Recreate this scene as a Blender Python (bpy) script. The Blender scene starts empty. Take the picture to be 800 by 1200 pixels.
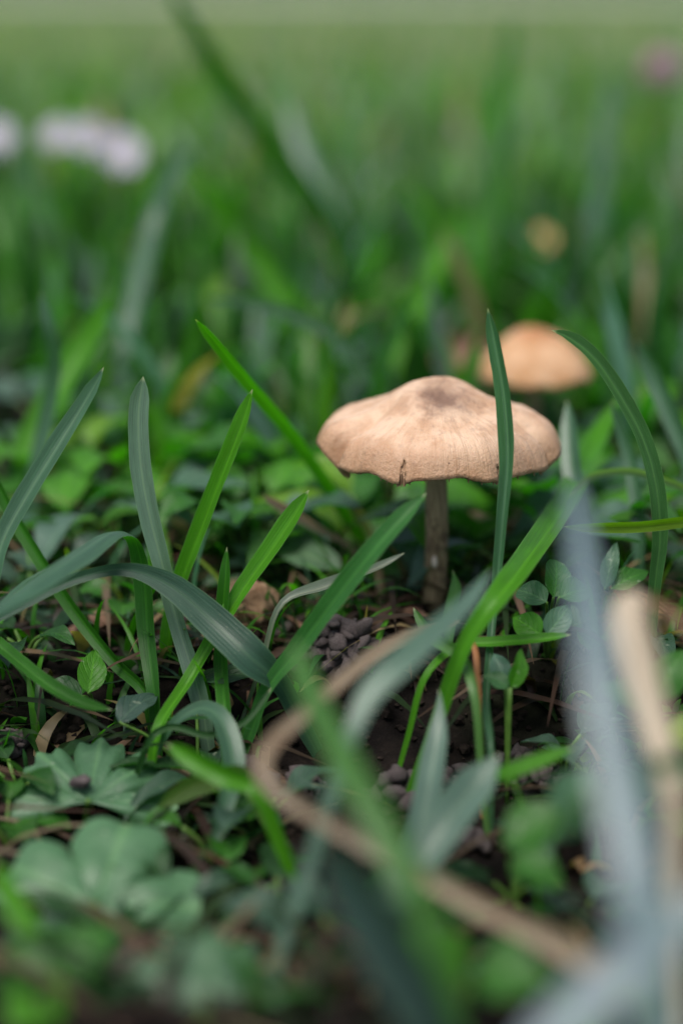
import bpy, bmesh, math, random
import numpy as np
from mathutils import Vector, Matrix, noise
PI = math.pi
S = 0.01                      # all lengths below are written in centimetres
scene = bpy.context.scene
C = scene.collection

# ------------------------------------------------------------------ camera
F = 1900.0                    # focal length in photograph pixels (800 x 1200)
PITCH = math.atan(630 / F)    # optical axis below the horizontal
CAMH = 9.0                    # the camera is held 9 cm above the soil
sp, cp = math.sin(PITCH), math.cos(PITCH)
FOCUS = 21.6
cam_d = bpy.data.cameras.new('camera'); cam = bpy.data.objects.new('camera', cam_d); C.objects.link(cam)
cam.location = (0, 0, CAMH * S); cam.rotation_euler = (PI / 2 - PITCH, 0, 0)
cam_d.sensor_fit = 'VERTICAL'; cam_d.sensor_height = 36; cam_d.sensor_width = 24
cam_d.lens = 36 * F / 1200
cam_d.clip_start = 0.005; cam_d.clip_end = 500
cam_d.dof.use_dof = True; cam_d.dof.focus_distance = FOCUS * S
cam_d.dof.aperture_fstop = cam_d.lens / 8.8; cam_d.dof.aperture_blades = 0
scene.camera = cam

# ------------------------------------------------------------------ light
SUN_EL, SUN_AZ = math.radians(72), math.radians(215)   # azimuth from +Y, clockwise
w = bpy.data.worlds.new('World'); scene.world = w; w.use_nodes = True
nt = w.node_tree; nt.nodes.clear()
sky = nt.nodes.new('ShaderNodeTexSky'); sky.sky_type = 'NISHITA'; sky.sun_disc = False
sky.sun_elevation = SUN_EL; sky.sun_rotation = SUN_AZ
sky.air_density = 1.0; sky.dust_density = 2.0; sky.ozone_density = 1.0
hs = nt.nodes.new('ShaderNodeHueSaturation'); hs.inputs['Saturation'].default_value = 0.7
bg = nt.nodes.new('ShaderNodeBackground'); bg.inputs['Strength'].default_value = 0.058
wo = nt.nodes.new('ShaderNodeOutputWorld')
nt.links.new(sky.outputs[0], hs.inputs['Color']); nt.links.new(hs.outputs[0], bg.inputs[0]); nt.links.new(bg.outputs[0], wo.inputs[0])
sl = bpy.data.lights.new('sun', 'SUN'); sl.energy = 1.5; sl.angle = math.radians(32); sl.color = (1, .95, .88)
sun = bpy.data.objects.new('sun', sl); C.objects.link(sun)
sd = Vector((math.sin(SUN_AZ) * math.cos(SUN_EL), math.cos(SUN_AZ) * math.cos(SUN_EL), math.sin(SUN_EL)))
sun.rotation_euler = sd.to_track_quat('Z', 'Y').to_euler()
vs = scene.view_settings
vs.view_transform = 'Standard'; vs.look = 'None'; vs.gamma = 1.0; vs.exposure = 1.6; vs.use_curve_mapping = False
scene.cycles.use_denoising = True
scene.cycles.max_bounces = 8; scene.cycles.transmission_bounces = 6

# ------------------------------------------------------------------ helpers
def W(px, py, D):
    """photograph pixel + depth along the optical axis (cm) -> world point (cm)"""
    x = (px - 400) / F * D; v = (py - 600) / F * D
    return Vector((x, D * cp - v * sp, CAMH - (D * sp + v * cp)))

def gh(x, y):
    """height of the soil (cm)"""
    k = 1.0 if y < 60 else max(0.0, 1 - (y - 60) / 120)
    if k == 0: return 0.0
    sm = lambda a, b, t: (lambda q: q * q * (3 - 2 * q))(min(1, max(0, (t - a) / (b - a))))
    hollow = -1.1 * sm(12.4, 15.4, y) * (1 - sm(18.7, 21.0, y)) * (1 - sm(4.5, 7.5, abs(x)))     # a shallow dip in front of the mushroom
    return hollow + k * (0.22 * noise.noise(Vector((x * .35, y * .35, 3))) + 0.12 * noise.noise(Vector((x * 1.1, y * 1.1, 8))))

def ground_D(px, py):
    D = CAMH / (sp + (py - 600) / F * cp)
    for _ in range(4):
        p = W(px, py, D); D += (p.z - gh(p.x, p.y)) / (sp + (py - 600) / F * cp)
    return D

def link(name, me, mat=None, parent=None, base=(0, 0, 0)):
    o = bpy.data.objects.new(name, me); C.objects.link(o)
    if mat is not None and len(me.materials) == 0: me.materials.append(mat)
    if parent is not None: o.parent = parent
    o.location = Vector(base) * S
    return o

def tag(o, label=None, cat=None, group=None, kind=None):
    if label: o['label'] = label
    if cat: o['category'] = cat
    if group: o['group'] = group
    if kind: o['kind'] = kind
    return o

def empty(name, loc, label, cat, group=None):
    o = bpy.data.objects.new(name, None); C.objects.link(o)
    o.location = Vector(loc) * S; o.empty_display_size = .002
    return tag(o, label, cat, group)

def mesh(verts, faces, uvs=None, smooth=True, name='mesh'):
    me = bpy.data.meshes.new(name)
    me.from_pydata([tuple(Vector(v) * S) for v in verts], [], faces)
    if uvs is not None:
        ul = me.uv_layers.new(name='UVMap')
        li = np.zeros(len(me.loops), dtype=np.int32); me.loops.foreach_get('vertex_index', li)
        ul.data.foreach_set('uv', np.asarray(uvs, dtype=np.float32)[li].ravel())
    if smooth: me.polygons.foreach_set('use_smooth', [True] * len(me.polygons))
    me.update(); return me

def catmull(pts, n):
    """smooth resample of rows [x,y,z,w]"""
    P = np.array(pts, float); m = len(P)
    seg = np.linalg.norm(np.diff(P[:, :3], axis=0), axis=1) ** .5
    t = np.concatenate([[0], np.cumsum(seg)])
    Q = np.vstack([2 * P[0] - P[1], P, 2 * P[-1] - P[-2]]); tq = np.concatenate([[t[0] - (t[1] - t[0])], t, [t[-1] + t[-1] - t[-2]]])
    out = []
    for s in np.linspace(t[0], t[-1], n):
        i = min(max(np.searchsorted(t, s, side='right') - 1, 0), m - 2) + 1
        p0, p1, p2, p3 = Q[i-1], Q[i], Q[i+1], Q[i+2]; t0, t1, t2, t3 = tq[i-1], tq[i], tq[i+1], tq[i+2]
        a1 = (t1-s)/(t1-t0)*p0 + (s-t0)/(t1-t0)*p1; a2 = (t2-s)/(t2-t1)*p1 + (s-t1)/(t2-t1)*p2; a3 = (t3-s)/(t3-t2)*p2 + (s-t2)/(t3-t2)*p3
        b1 = (t2-s)/(t2-t0)*a1 + (s-t0)/(t2-t0)*a2; b2 = (t3-s)/(t3-t1)*a2 + (s-t1)/(t3-t1)*a3
        out.append((t2-s)/(t2-t1)*b1 + (s-t1)/(t2-t1)*b2)
    return np.array(out)

# ------------------------------------------------------------------ materials
def nodes(name):
    m = bpy.data.materials.new(name); m.use_nodes = True
    n = m.node_tree; n.nodes.clear()
    out = n.nodes.new('ShaderNodeOutputMaterial')
    return m, n, out

class NB:
    """small node-building helper"""
    def __init__(s, n): s.n = n
    def new(s, t, **kw):
        x = s.n.nodes.new(t)
        for k, v in kw.items():
            if k.startswith('i_'): x.inputs[k[2:]].default_value = v
            else: setattr(x, k, v)
        return x
    def put(s, v, sock):
        if v is None: return
        if isinstance(v, (int, float)): sock.default_value = v
        elif isinstance(v, tuple): sock.default_value = v if len(v) != 3 or sock.type != 'RGBA' else (*v, 1)
        else: s.n.links.new(v, sock)
    def math(s, op, a, b=None, clamp=False):
        x = s.new('ShaderNodeMath', operation=op, use_clamp=clamp)
        s.put(a, x.inputs[0]); s.put(b, x.inputs[1]); return x.outputs[0]
    def vmath(s, op, a, b=None):
        x = s.new('ShaderNodeVectorMath', operation=op); s.put(a, x.inputs[0])
        if b is not None: s.put(b, x.inputs[3] if op == 'SCALE' else x.inputs[1])
        return x.outputs[1] if op in ('LENGTH', 'DISTANCE') else x.outputs[0]
    def mix(s, f, a, b, bt='MIX'):
        x = s.new('ShaderNodeMix', data_type='RGBA', blend_type=bt)
        s.put(f, x.inputs[0]); s.put(a, x.inputs[6]); s.put(b, x.inputs[7]); return x.outputs[2]
    def noise(s, vec, scale, detail=3, rough=.55):
        x = s.new('ShaderNodeTexNoise'); s.put(vec, x.inputs['Vector'])
        x.inputs['Scale'].default_value = scale; x.inputs['Detail'].default_value = detail; x.inputs['Roughness'].default_value = rough
        return x.outputs[0]
    def ramp(s, f, stops):
        x = s.new('ShaderNodeValToRGB'); s.put(f, x.inputs[0]); r = x.color_ramp
        while len(r.elements) < len(stops): r.elements.new(.5)
        for e, (p, c) in zip(r.elements, stops): e.position = p; e.color = (*c, 1) if len(c) == 3 else c
        return x.outputs[0]
    def maprange(s, v, a, b, c=0., d=1.):
        x = s.new('ShaderNodeMapRange', interpolation_type='SMOOTHSTEP'); s.put(v, x.inputs[0])
        for i, q in enumerate((a, b, c, d)): x.inputs[i + 1].default_value = q
        return x.outputs[0]
    def bump(s, h, strength, dist):
        x = s.new('ShaderNodeBump'); s.put(h, x.inputs['Height']); x.inputs['Strength'].default_value = strength; x.inputs['Distance'].default_value = dist
        return x.outputs[0]

def plant_surface(B, out, col, normal, rough=.42, trans=.42, tint=(1.25, 2.0, .35), spec=.5):
    p = B.new('ShaderNodeBsdfPrincipled'); B.put(col, p.inputs['Base Color']); B.put(rough, p.inputs['Roughness'])
    B.put(spec, p.inputs['Specular IOR Level'])
    t = B.new('ShaderNodeBsdfTranslucent'); B.put(B.mix(1.0, col, tint, 'MULTIPLY'), t.inputs[0])
    if normal is not None: B.put(normal, p.inputs['Normal']); B.put(normal, t.inputs['Normal'])
    m = B.new('ShaderNodeMixShader'); B.put(trans, m.inputs[0])
    B.n.links.new(p.outputs[0], m.inputs[1]); B.n.links.new(t.outputs[0], m.inputs[2]); B.n.links.new(m.outputs[0], out.inputs[0])

def blade_material(name, veins=9, trans=.4, tint=(1.25, 2.0, .35), rough=.4, rib=.55, dry=False):
    m, n, out = nodes(name); B = NB(n)
    uv = B.new('ShaderNodeUVMap').outputs[0]
    sx = B.new('ShaderNodeSeparateXYZ'); B.put(uv, sx.inputs[0]); u, v = sx.outputs[0], sx.outputs[1]
    oi = B.new('ShaderNodeObjectInfo')
    base = oi.outputs['Color']
    if not dry:
        bf = B.new('ShaderNodeNewGeometry').outputs['Backfacing']
        base = B.mix(bf, B.mix(1.0, base, (.55, .95, .22), 'MULTIPLY'), base)     # the underside is greener, the upper face waxy
    off = B.math('MULTIPLY', oi.outputs['Random'], 40.0)
    cv = B.new('ShaderNodeCombineXYZ'); B.put(B.math('MULTIPLY', u, 21.0), cv.inputs[0]); B.put(B.math('MULTIPLY', v, .9), cv.inputs[1]); B.put(off, cv.inputs[2])
    streak = B.noise(cv.outputs[0], 1.0, 3, .6)
    cv2 = B.new('ShaderNodeCombineXYZ'); B.put(B.math('MULTIPLY', u, 2.0), cv2.inputs[0]); B.put(v, cv2.inputs[1]); B.put(off, cv2.inputs[2])
    blot = B.noise(cv2.outputs[0], 1.6, 4, .6)
    spk = B.noise(cv2.outputs[0], 26, 2, .5)
    wave = B.math('SINE', B.math('MULTIPLY', u, veins * 2 * PI))
    f = B.math('ADD', .2, B.math('ADD', B.math('MULTIPLY', streak, .85), B.math('MULTIPLY', blot, .7)))
    gx = B.new('ShaderNodeCombineColor'); 
    for i in range(3): B.put(f, gx.inputs[i])
    col = B.mix(1.0, base, gx.outputs[0], 'MULTIPLY')
    if dry:
        col = B.mix(B.maprange(blot, .52, .72), col, (.16, .09, .045))
    else:
        d = B.math('ABSOLUTE', B.math('SUBTRACT', u, .5))
        col = B.mix(B.math('MULTIPLY', B.maprange(d, .07, .02), rib), col, B.mix(1.0, base, (1.7, 1.5, 1.3), 'MULTIPLY'))
        col = B.mix(B.math('MULTIPLY', B.maprange(d, .45, .5), .25), col, (.2, .32, .15))
        col = B.mix(B.math('MULTIPLY', B.maprange(spk, .68, .78), .5), col, (.3, .34, .22))
        scar = B.noise(cv2.outputs[0], 5.5, 3, .6)
        col = B.mix(B.math('MULTIPLY', B.maprange(scar, .70, .76), .7), col, (.16, .13, .05))     # small dried patches
        # a dried pale point at the very tip (v counts centimetres from the tip)
        col = B.mix(B.math('MULTIPLY', B.maprange(v, .09, .01), .7), col, (.42, .42, .27))
    hgt = B.math('ADD', B.math('MULTIPLY', wave, .16), B.math('MULTIPLY', streak, 1.0))
    nrm = B.bump(hgt, .5, .00008)
    r = B.math('ADD', rough - .14, B.math('MULTIPLY', blot, .22))
    sep = B.new('ShaderNodeSeparateColor'); B.put(base, sep.inputs[0])
    wax = B.maprange(sep.outputs[2], .02, .10, .2, .75)      # glaucous blades are waxier
    plant_surface(B, out, col, nrm, r, trans, tint, wax)
    return m

def leaf_material(name, trans=.38, tint=(1.25, 2.0, .4), rough=.45, side=True):
    m, n, out = nodes(name); B = NB(n)
    uv = B.new('ShaderNodeUVMap').outputs[0]
    sx = B.new('ShaderNodeSeparateXYZ'); B.put(uv, sx.inputs[0]); u, v = sx.outputs[0], sx.outputs[1]
    oi = B.new('ShaderNodeObjectInfo'); base = oi.outputs['Color']
    tc = B.new('ShaderNodeTexCoord').outputs['Object']
    blot = B.noise(tc, 350, 4, .6); fine = B.noise(tc, 1800, 2, .6)
    d = B.math('ABSOLUTE', B.math('SUBTRACT', u, .5))
    f = B.math('ADD', .55, B.math('ADD', B.math('MULTIPLY', blot, .6), B.math('MULTIPLY', fine, .3)))
    gx = B.new('ShaderNodeCombineColor')
    for i in range(3): B.put(f, gx.inputs[i])
    col = B.mix(1.0, base, gx.outputs[0], 'MULTIPLY')
    light = B.mix(1.0, base, (1.9, 1.7, 1.5), 'MULTIPLY')
    if side:
        ph = B.math('SINE', B.math('MULTIPLY', B.math('ADD', v, B.math('MULTIPLY', d, -.9)), 34.0))
        vein = B.math('MULTIPLY', B.maprange(ph, .82, 1.0), .35)
        col = B.mix(vein, col, light)
        col = B.mix(B.math('MULTIPLY', B.maprange(d, .05, .015), .6), col, light)
        h = B.math('SUBTRACT', B.math('MULTIPLY', fine, .6), B.math('MULTIPLY', B.maprange(ph, .6, 1.0), .7))
    else:
        # palmate veins: u runs once across each lobe, v from centre to edge
        col = B.mix(B.math('MULTIPLY', B.maprange(d, .07, .015), .5), col, light)
        h = B.math('SUBTRACT', B.math('MULTIPLY', fine, .7), B.math('MULTIPLY', B.maprange(d, .12, .0), .8))
    spk = B.noise(tc, 900, 2, .5)
    col = B.mix(B.math('MULTIPLY', B.maprange(spk, .66, .76), .45), col, (.32, .36, .27))
    nrm = B.bump(h, .6, .0002)
    plant_surface(B, out, col, nrm, B.math('ADD', rough - .1, B.math('MULTIPLY', blot, .25)), trans, tint, .38 if side else .5)
    return m

def turf_material(name, trans=.42):
    m, n, out = nodes(name); B = NB(n)
    a = B.new('ShaderNodeAttribute', attribute_name='tint').outputs['Color']
    plant_surface(B, out, a, None, .42, trans, (1.35, 2.0, .4), .3)
    return m

def rough_material(name, c1, c2, c3, scale, rough=.9, bump=.8, dist=.0004, spec=.3):
    m, n, out = nodes(name); B = NB(n)
    tc = B.new('ShaderNodeTexCoord').outputs['Object']
    a = B.noise(tc, scale, 6, .65); b = B.noise(tc, scale * 6, 4, .6)
    col = B.mix(B.maprange(a, .35, .65), c1, c2); col = B.mix(B.math('MULTIPLY', B.maprange(b, .5, .75), .6), col, c3)
    p = B.new('ShaderNodeBsdfPrincipled'); B.put(col, p.inputs['Base Color']); p.inputs['Roughness'].default_value = rough
    p.inputs['Specular IOR Level'].default_value = spec
    B.put(B.bump(B.math('ADD', a, B.math('MULTIPLY', b, .6)), bump, dist), p.inputs['Normal'])
    n.links.new(p.outputs[0], out.inputs[0]); return m

M = {}
M['blade'] = blade_material('grass_blade')
M['dry'] = blade_material('dry_straw', veins=7, trans=.3, tint=(1.2, 1.1, .9), rough=.6, dry=True)
M['leaf'] = leaf_material('leaf_tissue')
M['lobed'] = leaf_material('lobed_leaf_tissue', side=False, trans=.25)
M['turf'] = turf_material('turf')
M['soil'] = rough_material('wet_soil', (.009, .006, .005), (.022, .016, .012), (.03, .022, .018), 300, spec=.12)
M['cast'] = rough_material('worm_cast_soil', (.055, .043, .043), (.11, .088, .086), (.028, .021, .02), 700, .8, .8, .0003)
M['clod'] = rough_material('brown_clod', (.20, .11, .06), (.34, .22, .13), (.09, .05, .03), 500, .8, 1., .0006)
M['deadleaf'] = rough_material('dead_leaf', (.12, .06, .035), (.22, .13, .085), (.06, .03, .02), 260, .7, .7, .0003)
M['stem_green'] = rough_material('green_stalk', (.06, .13, .02), (.09, .18, .03), (.05, .1, .02), 500, .5, .3, .0001)
M['gravel'] = rough_material('gravel_path', (.30, .27, .26), (.38, .34, .33), (.24, .21, .2), 12, .9, .6, .004)
M['gill'] = rough_material('mushroom_gill', (.22, .13, .075), (.32, .20, .12), (.12, .065, .035), 900, .8, .4, .0001)
M['petal'] = rough_material('pale_petal', (.34, .325, .39), (.40, .38, .44), (.3, .28, .36), 200, .6, .2, .0001)
M['disc'] = rough_material('flower_disc', (.62, .55, .30), (.7, .62, .4), (.4, .3, .12), 900, .8, .8, .0002)
M['pink'] = rough_material('pink_floret', (.42, .2, .31), (.52, .32, .42), (.33, .13, .23), 400, .6, .3, .0001)

def ground_material():
    m, n, out = nodes('soil_and_lawn'); B = NB(n)
    g = B.new('ShaderNodeNewGeometry').outputs['Position']
    y = B.new('ShaderNodeSeparateXYZ'); B.put(g, y.inputs[0])
    a = B.noise(g, 160, 8, .68); b = B.noise(g, 900, 4, .6); c = B.noise(g, 14, 4, .6)
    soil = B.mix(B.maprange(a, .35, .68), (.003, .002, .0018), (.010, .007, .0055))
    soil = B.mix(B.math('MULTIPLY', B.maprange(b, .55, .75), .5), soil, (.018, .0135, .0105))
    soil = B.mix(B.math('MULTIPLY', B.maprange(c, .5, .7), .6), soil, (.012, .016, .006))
    lawn = B.mix(a, (.035, .07, .018), (.075, .13, .035))
    dist = B.vmath('LENGTH', g)
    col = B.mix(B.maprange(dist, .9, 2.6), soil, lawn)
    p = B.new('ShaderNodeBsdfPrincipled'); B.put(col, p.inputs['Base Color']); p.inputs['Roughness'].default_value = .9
    p.inputs['Specular IOR Level'].default_value = .12
    B.put(B.bump(B.math('ADD', a, B.math('MULTIPLY', b, .4)), .9, .0012), p.inputs['Normal'])
    n.links.new(p.outputs[0], out.inputs[0]); return m

def cap_material(name, base, pale, edge, centre, cx, cy, cr):
    m, n, out = nodes(name); B = NB(n)
    tc = B.new('ShaderNodeTexCoord').outputs['Object']
    pos = B.vmath('SCALE', tc, 100.0)                       # centimetres
    flat = B.vmath('MULTIPLY', pos, (1., 1., 0.))
    r = B.vmath('LENGTH', flat)
    nd = B.vmath('NORMALIZE', flat)
    zc = B.new('ShaderNodeCombineXYZ'); B.put(r, zc.inputs[2])
    rv = B.vmath('ADD', B.vmath('SCALE', nd, 9.0), B.vmath('SCALE', zc.outputs[0], .9))
    streak = B.noise(B.vmath('ADD', rv, B.vmath('SCALE', pos, .9)), 1.3, 5, .65)
    rv2 = B.vmath('ADD', B.vmath('SCALE', nd, 26.0), B.vmath('SCALE', zc.outputs[0], 1.6))
    fibre = B.noise(rv2, 1.3, 3, .6)
    blot = B.noise(pos, 1.9, 5, .6); fine = B.noise(pos, 22, 4, .65); mid = B.noise(pos, 6.5, 4, .65)
    margin = B.maprange(r, .62, 1.62)
    col = B.mix(B.maprange(blot, .35, .62), base, pale)
    col = B.mix(B.math('MULTIPLY', B.maprange(streak, .5, .72), B.math('ADD', .25, B.math('MULTIPLY', margin, .3))), col, edge)
    col = B.mix(B.math('MULTIPLY', B.maprange(r, 1.3, 1.72), .65), col, edge)
    col = B.mix(B.math('MULTIPLY', B.maprange(mid, .54, .70), .24), col, centre)
    dc = B.vmath('LENGTH', B.vmath('SUBTRACT', flat, (cx, cy, 0.)))
    dn = B.math('ADD', dc, B.math('MULTIPLY', B.math('SUBTRACT', B.math('ADD', mid, B.math('MULTIPLY', blot, .8)), .9), .9))
    col = B.mix(B.math('MULTIPLY', B.maprange(dn, cr, .02), .8), col, centre)
    vo = B.new('ShaderNodeTexVoronoi'); B.put(pos, vo.inputs['Vector']); vo.inputs['Scale'].default_value = 3.2; vo.inputs['Randomness'].default_value = 1.0
    spot = B.math('MULTIPLY', B.maprange(vo.outputs['Distance'], .07, .03), B.maprange(blot, .5, .58))
    col = B.mix(B.math('MULTIPLY', spot, .85), col, (.14, .07, .04))
    spk = B.math('MULTIPLY', B.maprange(fine, .62, .72), .35)
    col = B.mix(spk, col, centre)
    p = B.new('ShaderNodeBsdfPrincipled'); B.put(col, p.inputs['Base Color']); p.inputs['Roughness'].default_value = .5
    p.inputs['Specular IOR Level'].default_value = .45
    p.inputs['Subsurface Weight'].default_value = .12; p.inputs['Subsurface Radius'].default_value = (.0012, .0006, .0003); p.inputs['Subsurface Scale'].default_value = 1.0
    h = B.math('ADD', B.math('MULTIPLY', fibre, B.math('ADD', .15, B.math('MULTIPLY', margin, .7))), B.math('MULTIPLY', B.math('ADD', fine, mid), .6))
    h = B.math('ADD', h, B.math('MULTIPLY', streak, .8))
    B.put(B.bump(h, .7, .00042), p.inputs['Normal'])
    n.links.new(p.outputs[0], out.inputs[0]); return m
M['cap'] = cap_material('tan_mushroom_cap', (.43, .255, .15), (.57, .39, .265), (.31, .16, .078), (.10, .05, .033), .04, -.40, .62)
M['cap2'] = cap_material('orange_mushroom_cap', (.42, .215, .09), (.52, .31, .17), (.33, .16, .06), (.32, .125, .04), 0, 0, .7)
M['cap3'] = cap_material('yellowish_mushroom_cap', (.60, .36, .13), (.66, .44, .2), (.5, .28, .1), (.5, .25, .07), 0, 0, .3)

def stem_material():
    m, n, out = nodes('fibrous_stem'); B = NB(n)
    tc = B.new('ShaderNodeTexCoord').outputs['Object']
    st = B.vmath('MULTIPLY', tc, (2600., 2600., 260.))
    a = B.noise(st, 1.0, 4, .65); b = B.noise(tc, 500, 5, .65)
    z = B.new('ShaderNodeSeparateXYZ'); B.put(tc, z.inputs[0])
    col = B.mix(B.maprange(a, .35, .65), (.17, .105, .055), (.38, .27, .155))
    col = B.mix(B.math('MULTIPLY', B.maprange(b, .48, .64), .75), col, (.09, .05, .028))
    col = B.mix(B.math('MULTIPLY', B.maprange(z.outputs[2], .012, .024), .35), col, (.36, .31, .2))
    p = B.new('ShaderNodeBsdfPrincipled'); B.put(col, p.inputs['Base Color']); p.inputs['Roughness'].default_value = .7
    B.put(B.bump(B.math('ADD', a, B.math('MULTIPLY', b, .5)), .7, .0002), p.inputs['Normal'])
    n.links.new(p.outputs[0], out.inputs[0]); return m
M['stem'] = stem_material()

# ------------------------------------------------------------------ ground and path
def axis(lo, hi, step, far_lo, far_hi, g=1.16):
    a = list(np.arange(lo, hi + 1e-6, step)); s = step; x = a[-1]
    while x < far_hi: s *= g; x += s; a.append(x)
    s = step; x = a[0]; pre = []
    while x > far_lo: s *= g; x -= s; pre.append(x)
    return np.array(pre[::-1] + a)
gx_, gy_ = axis(-11, 11, .16, -9000, 9000), axis(7, 34, .16, -3000, 20000)
vv, ff = [], []
for y in gy_:
    for x in gx_:
        z = gh(x, y)
        if abs(x) < 14 and y < 40: z += .05 * noise.noise(Vector((x * 3.2, y * 3.2, 1))) + .025 * noise.noise(Vector((x * 7, y * 7, 4)))
        vv.append((x, y, z))
nx = len(gx_)
for j in range(len(gy_) - 1):
    for i in range(nx - 1):
        a = j * nx + i; ff.append((a, a + 1, a + nx + 1, a + nx))
ground = link('ground', mesh(vv, ff), ground_material())
tag(ground, 'dark crumbly soil under the grass running out into the lawn', 'ground', kind='structure')
pv, pf = [], []
pxs = np.linspace(-900, 900, 61)
for i, x in enumerate(pxs):
    wob = 8 * noise.noise(Vector((x * .02, 0, 5))); wob2 = 8 * noise.noise(Vector((x * .02, 9, 5)))
    pv += [(x, 545 + wob, -.2), (x, 547 + wob, .45), (x, 900 + wob2, .45), (x, 902 + wob2, -.2)]
for i in range(60):
    for k in range(3): a = i * 4 + k; pf.append((a, a + 4, a + 5, a + 1))
path = link('path', mesh(pv, pf, smooth=False), M['gravel']); tag(path, 'pale grey gravel path beyond the lawn', 'path', kind='structure')

# ------------------------------------------------------------------ mushrooms
def smooth_profile(ctrl, n=160, passes=60):
    r = np.linspace(0, 1, n); z = np.interp(r, [c[0] for c in ctrl], [c[1] for c in ctrl])
    for _ in range(passes):
        zz = z.copy(); zz[1:-1] = (z[:-2] + 2 * z[1:-1] + z[2:]) / 4; zz[0] = zz[1]; z = zz
    return r, z

def mushroom(label, base, height, lean, R, ctrl, capmat, seed, slits=(), grooves=(), dimple=None, stem_r=.15, group=None, wav=.03, nth=300, nr=56, tilt=(0, 0), gills=70):
    rng = random.Random(seed)
    t = empty('mushroom', base, label, 'mushroom', group)
    pr, pz = smooth_profile(ctrl)
    top = Vector((lean[0], lean[1], height))             # rim centre relative to the base
    ph = [rng.random() * 6.28 for _ in range(6)]
    def rim(th): return R * (1 + wav * math.sin(2 * th + ph[0]) * .6 + wav * .6 * math.sin(3 * th + ph[1]) + wav * .3 * math.sin(7 * th + ph[2]) + wav * .12 * math.sin(19 * th + ph[4]))
    def surf(s, th):
        rr = rim(th) * s; z = float(np.interp(s, pr, pz))
        x, y = rr * math.cos(th), rr * math.sin(th)
        z += .022 * s * s * s * R * math.sin(4 * th + ph[3]) + .020 * s ** 3 * math.sin(9 * th + ph[5]) + .012 * s ** 4 * math.sin(17 * th + ph[1])
        z += .05 * R * noise.noise(Vector((x * 1.5, y * 1.5, seed))) * (1 - .4 * s) + .010 * noise.noise(Vector((x * 7, y * 7, seed)))
        # fine radial wrinkles at the margin
        z += .012 * max(0, s - .45) * noise.noise(Vector((math.cos(th) * 22, math.sin(th) * 22, rr * 1.2))) * 1.6
        for (gt, gw, gd, s0) in grooves:
            d = (th - gt + PI) % (2 * PI) - PI
            if s > s0:
                k = ((s - s0) / (1 - s0)) ** 1.2
                z -= gd * k * math.exp(-(d * s / gw) ** 2); q = 1 - .9 * gd * k * math.exp(-(d * s / gw) ** 2) / R
                x *= q; y *= q
        if dimple:      # the side toward the tuft with the folded blade droops flatter
            z -= .10 * s ** 1.5 * (1 - s ** 6) * math.exp(-(((th - PI + PI) % (2 * PI) - PI) / .75) ** 2)
        if dimple: z -= dimple[3] * math.exp(-((x - dimple[0]) ** 2 + (y - dimple[1]) ** 2) / dimple[2] ** 2)
        z += tilt[0] * x + tilt[1] * y
        return (x, y, z)
    v, f = [(0, 0, surf(0, 0)[2])], []
    for i in range(1, nr + 1):
        s = (i / nr) ** .85
        for j in range(nth): v.append(surf(s, 2 * PI * j / nth))
    def cut(i, j):
        s = (i / nr) ** .85; th = 2 * PI * (j + .5) / nth
        for (ct, cw, s0) in slits:
            d = abs((th - ct + .05 * math.sin(s * 30) * cw + PI) % (2 * PI) - PI)
            if s > s0 and d < cw * min(1, ((s - s0) / (1 - s0)) ** .5): return True
        return False
    for j in range(nth): f.append((0, 1 + j, 1 + (j + 1) % nth))
    for i in range(1, nr):
        for j in range(nth):
            if cut(i + .5, j): continue
            a = 1 + (i - 1) * nth + j; b = 1 + (i - 1) * nth + (j + 1) % nth
            f.append((a, a + nth, b + nth, b))
    cap = link('cap', mesh(v, f), capmat, t, top)
    so = cap.modifiers.new('thickness', 'SOLIDIFY'); so.thickness = .085 * S * (R / 1.74); so.offset = -1
    # gills: thin lamellae hanging under the cap, ragged at the margin
    gv, gf = [], []
    ths = [2 * PI * (k + rng.uniform(-.25, .25)) / gills for k in range(gills)]
    for (ct, cw, s0_) in slits: ths += [ct + q * .0075 for q in range(-6, 7)]
    for k, th in enumerate(ths):
        short = k % 2
        s0 = .5 if short else .12; drop = rng.uniform(.02, .07) * R / 1.74; b0 = len(gv)
        s1 = rng.uniform(.945, .975)
        for i in range(9):
            s = s0 + (s1 - s0) * i / 8; x, y, z = surf(s, th)
            dd = (.08 + .2 * math.sin(PI * min(1, (s - .1) / .9)) ** .6) * R / 1.74
            rim_z = surf(1, th)[2]
            lo = min(z - .09 - dd * .5, max(z - .09 - dd, rim_z - drop)) if i < 8 else rim_z - drop
            tx, ty = -math.sin(th) * .012, math.cos(th) * .012
            gv += [(x - tx, y - ty, z - .06), (x + tx, y + ty, z - .06), (x + tx * .5, y + ty * .5, lo), (x - tx * .5, y - ty * .5, lo)]
        for i in range(8):
            a = b0 + i * 4
            for q in range(4): f2 = (a + q, a + (q + 1) % 4, a + 4 + (q + 1) % 4, a + 4 + q); gf.append(f2)
        gf += [(b0, b0 + 3, b0 + 2, b0 + 1), (b0 + 32, b0 + 33, b0 + 34, b0 + 35)]
    link('gills', mesh(gv, gf, smooth=False), M['gill'], t, top)
    # stem
    ring, rows = 22, 26; sv, sf = [], []
    zt = height + float(np.interp(.1, pr, pz)) - .12
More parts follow.
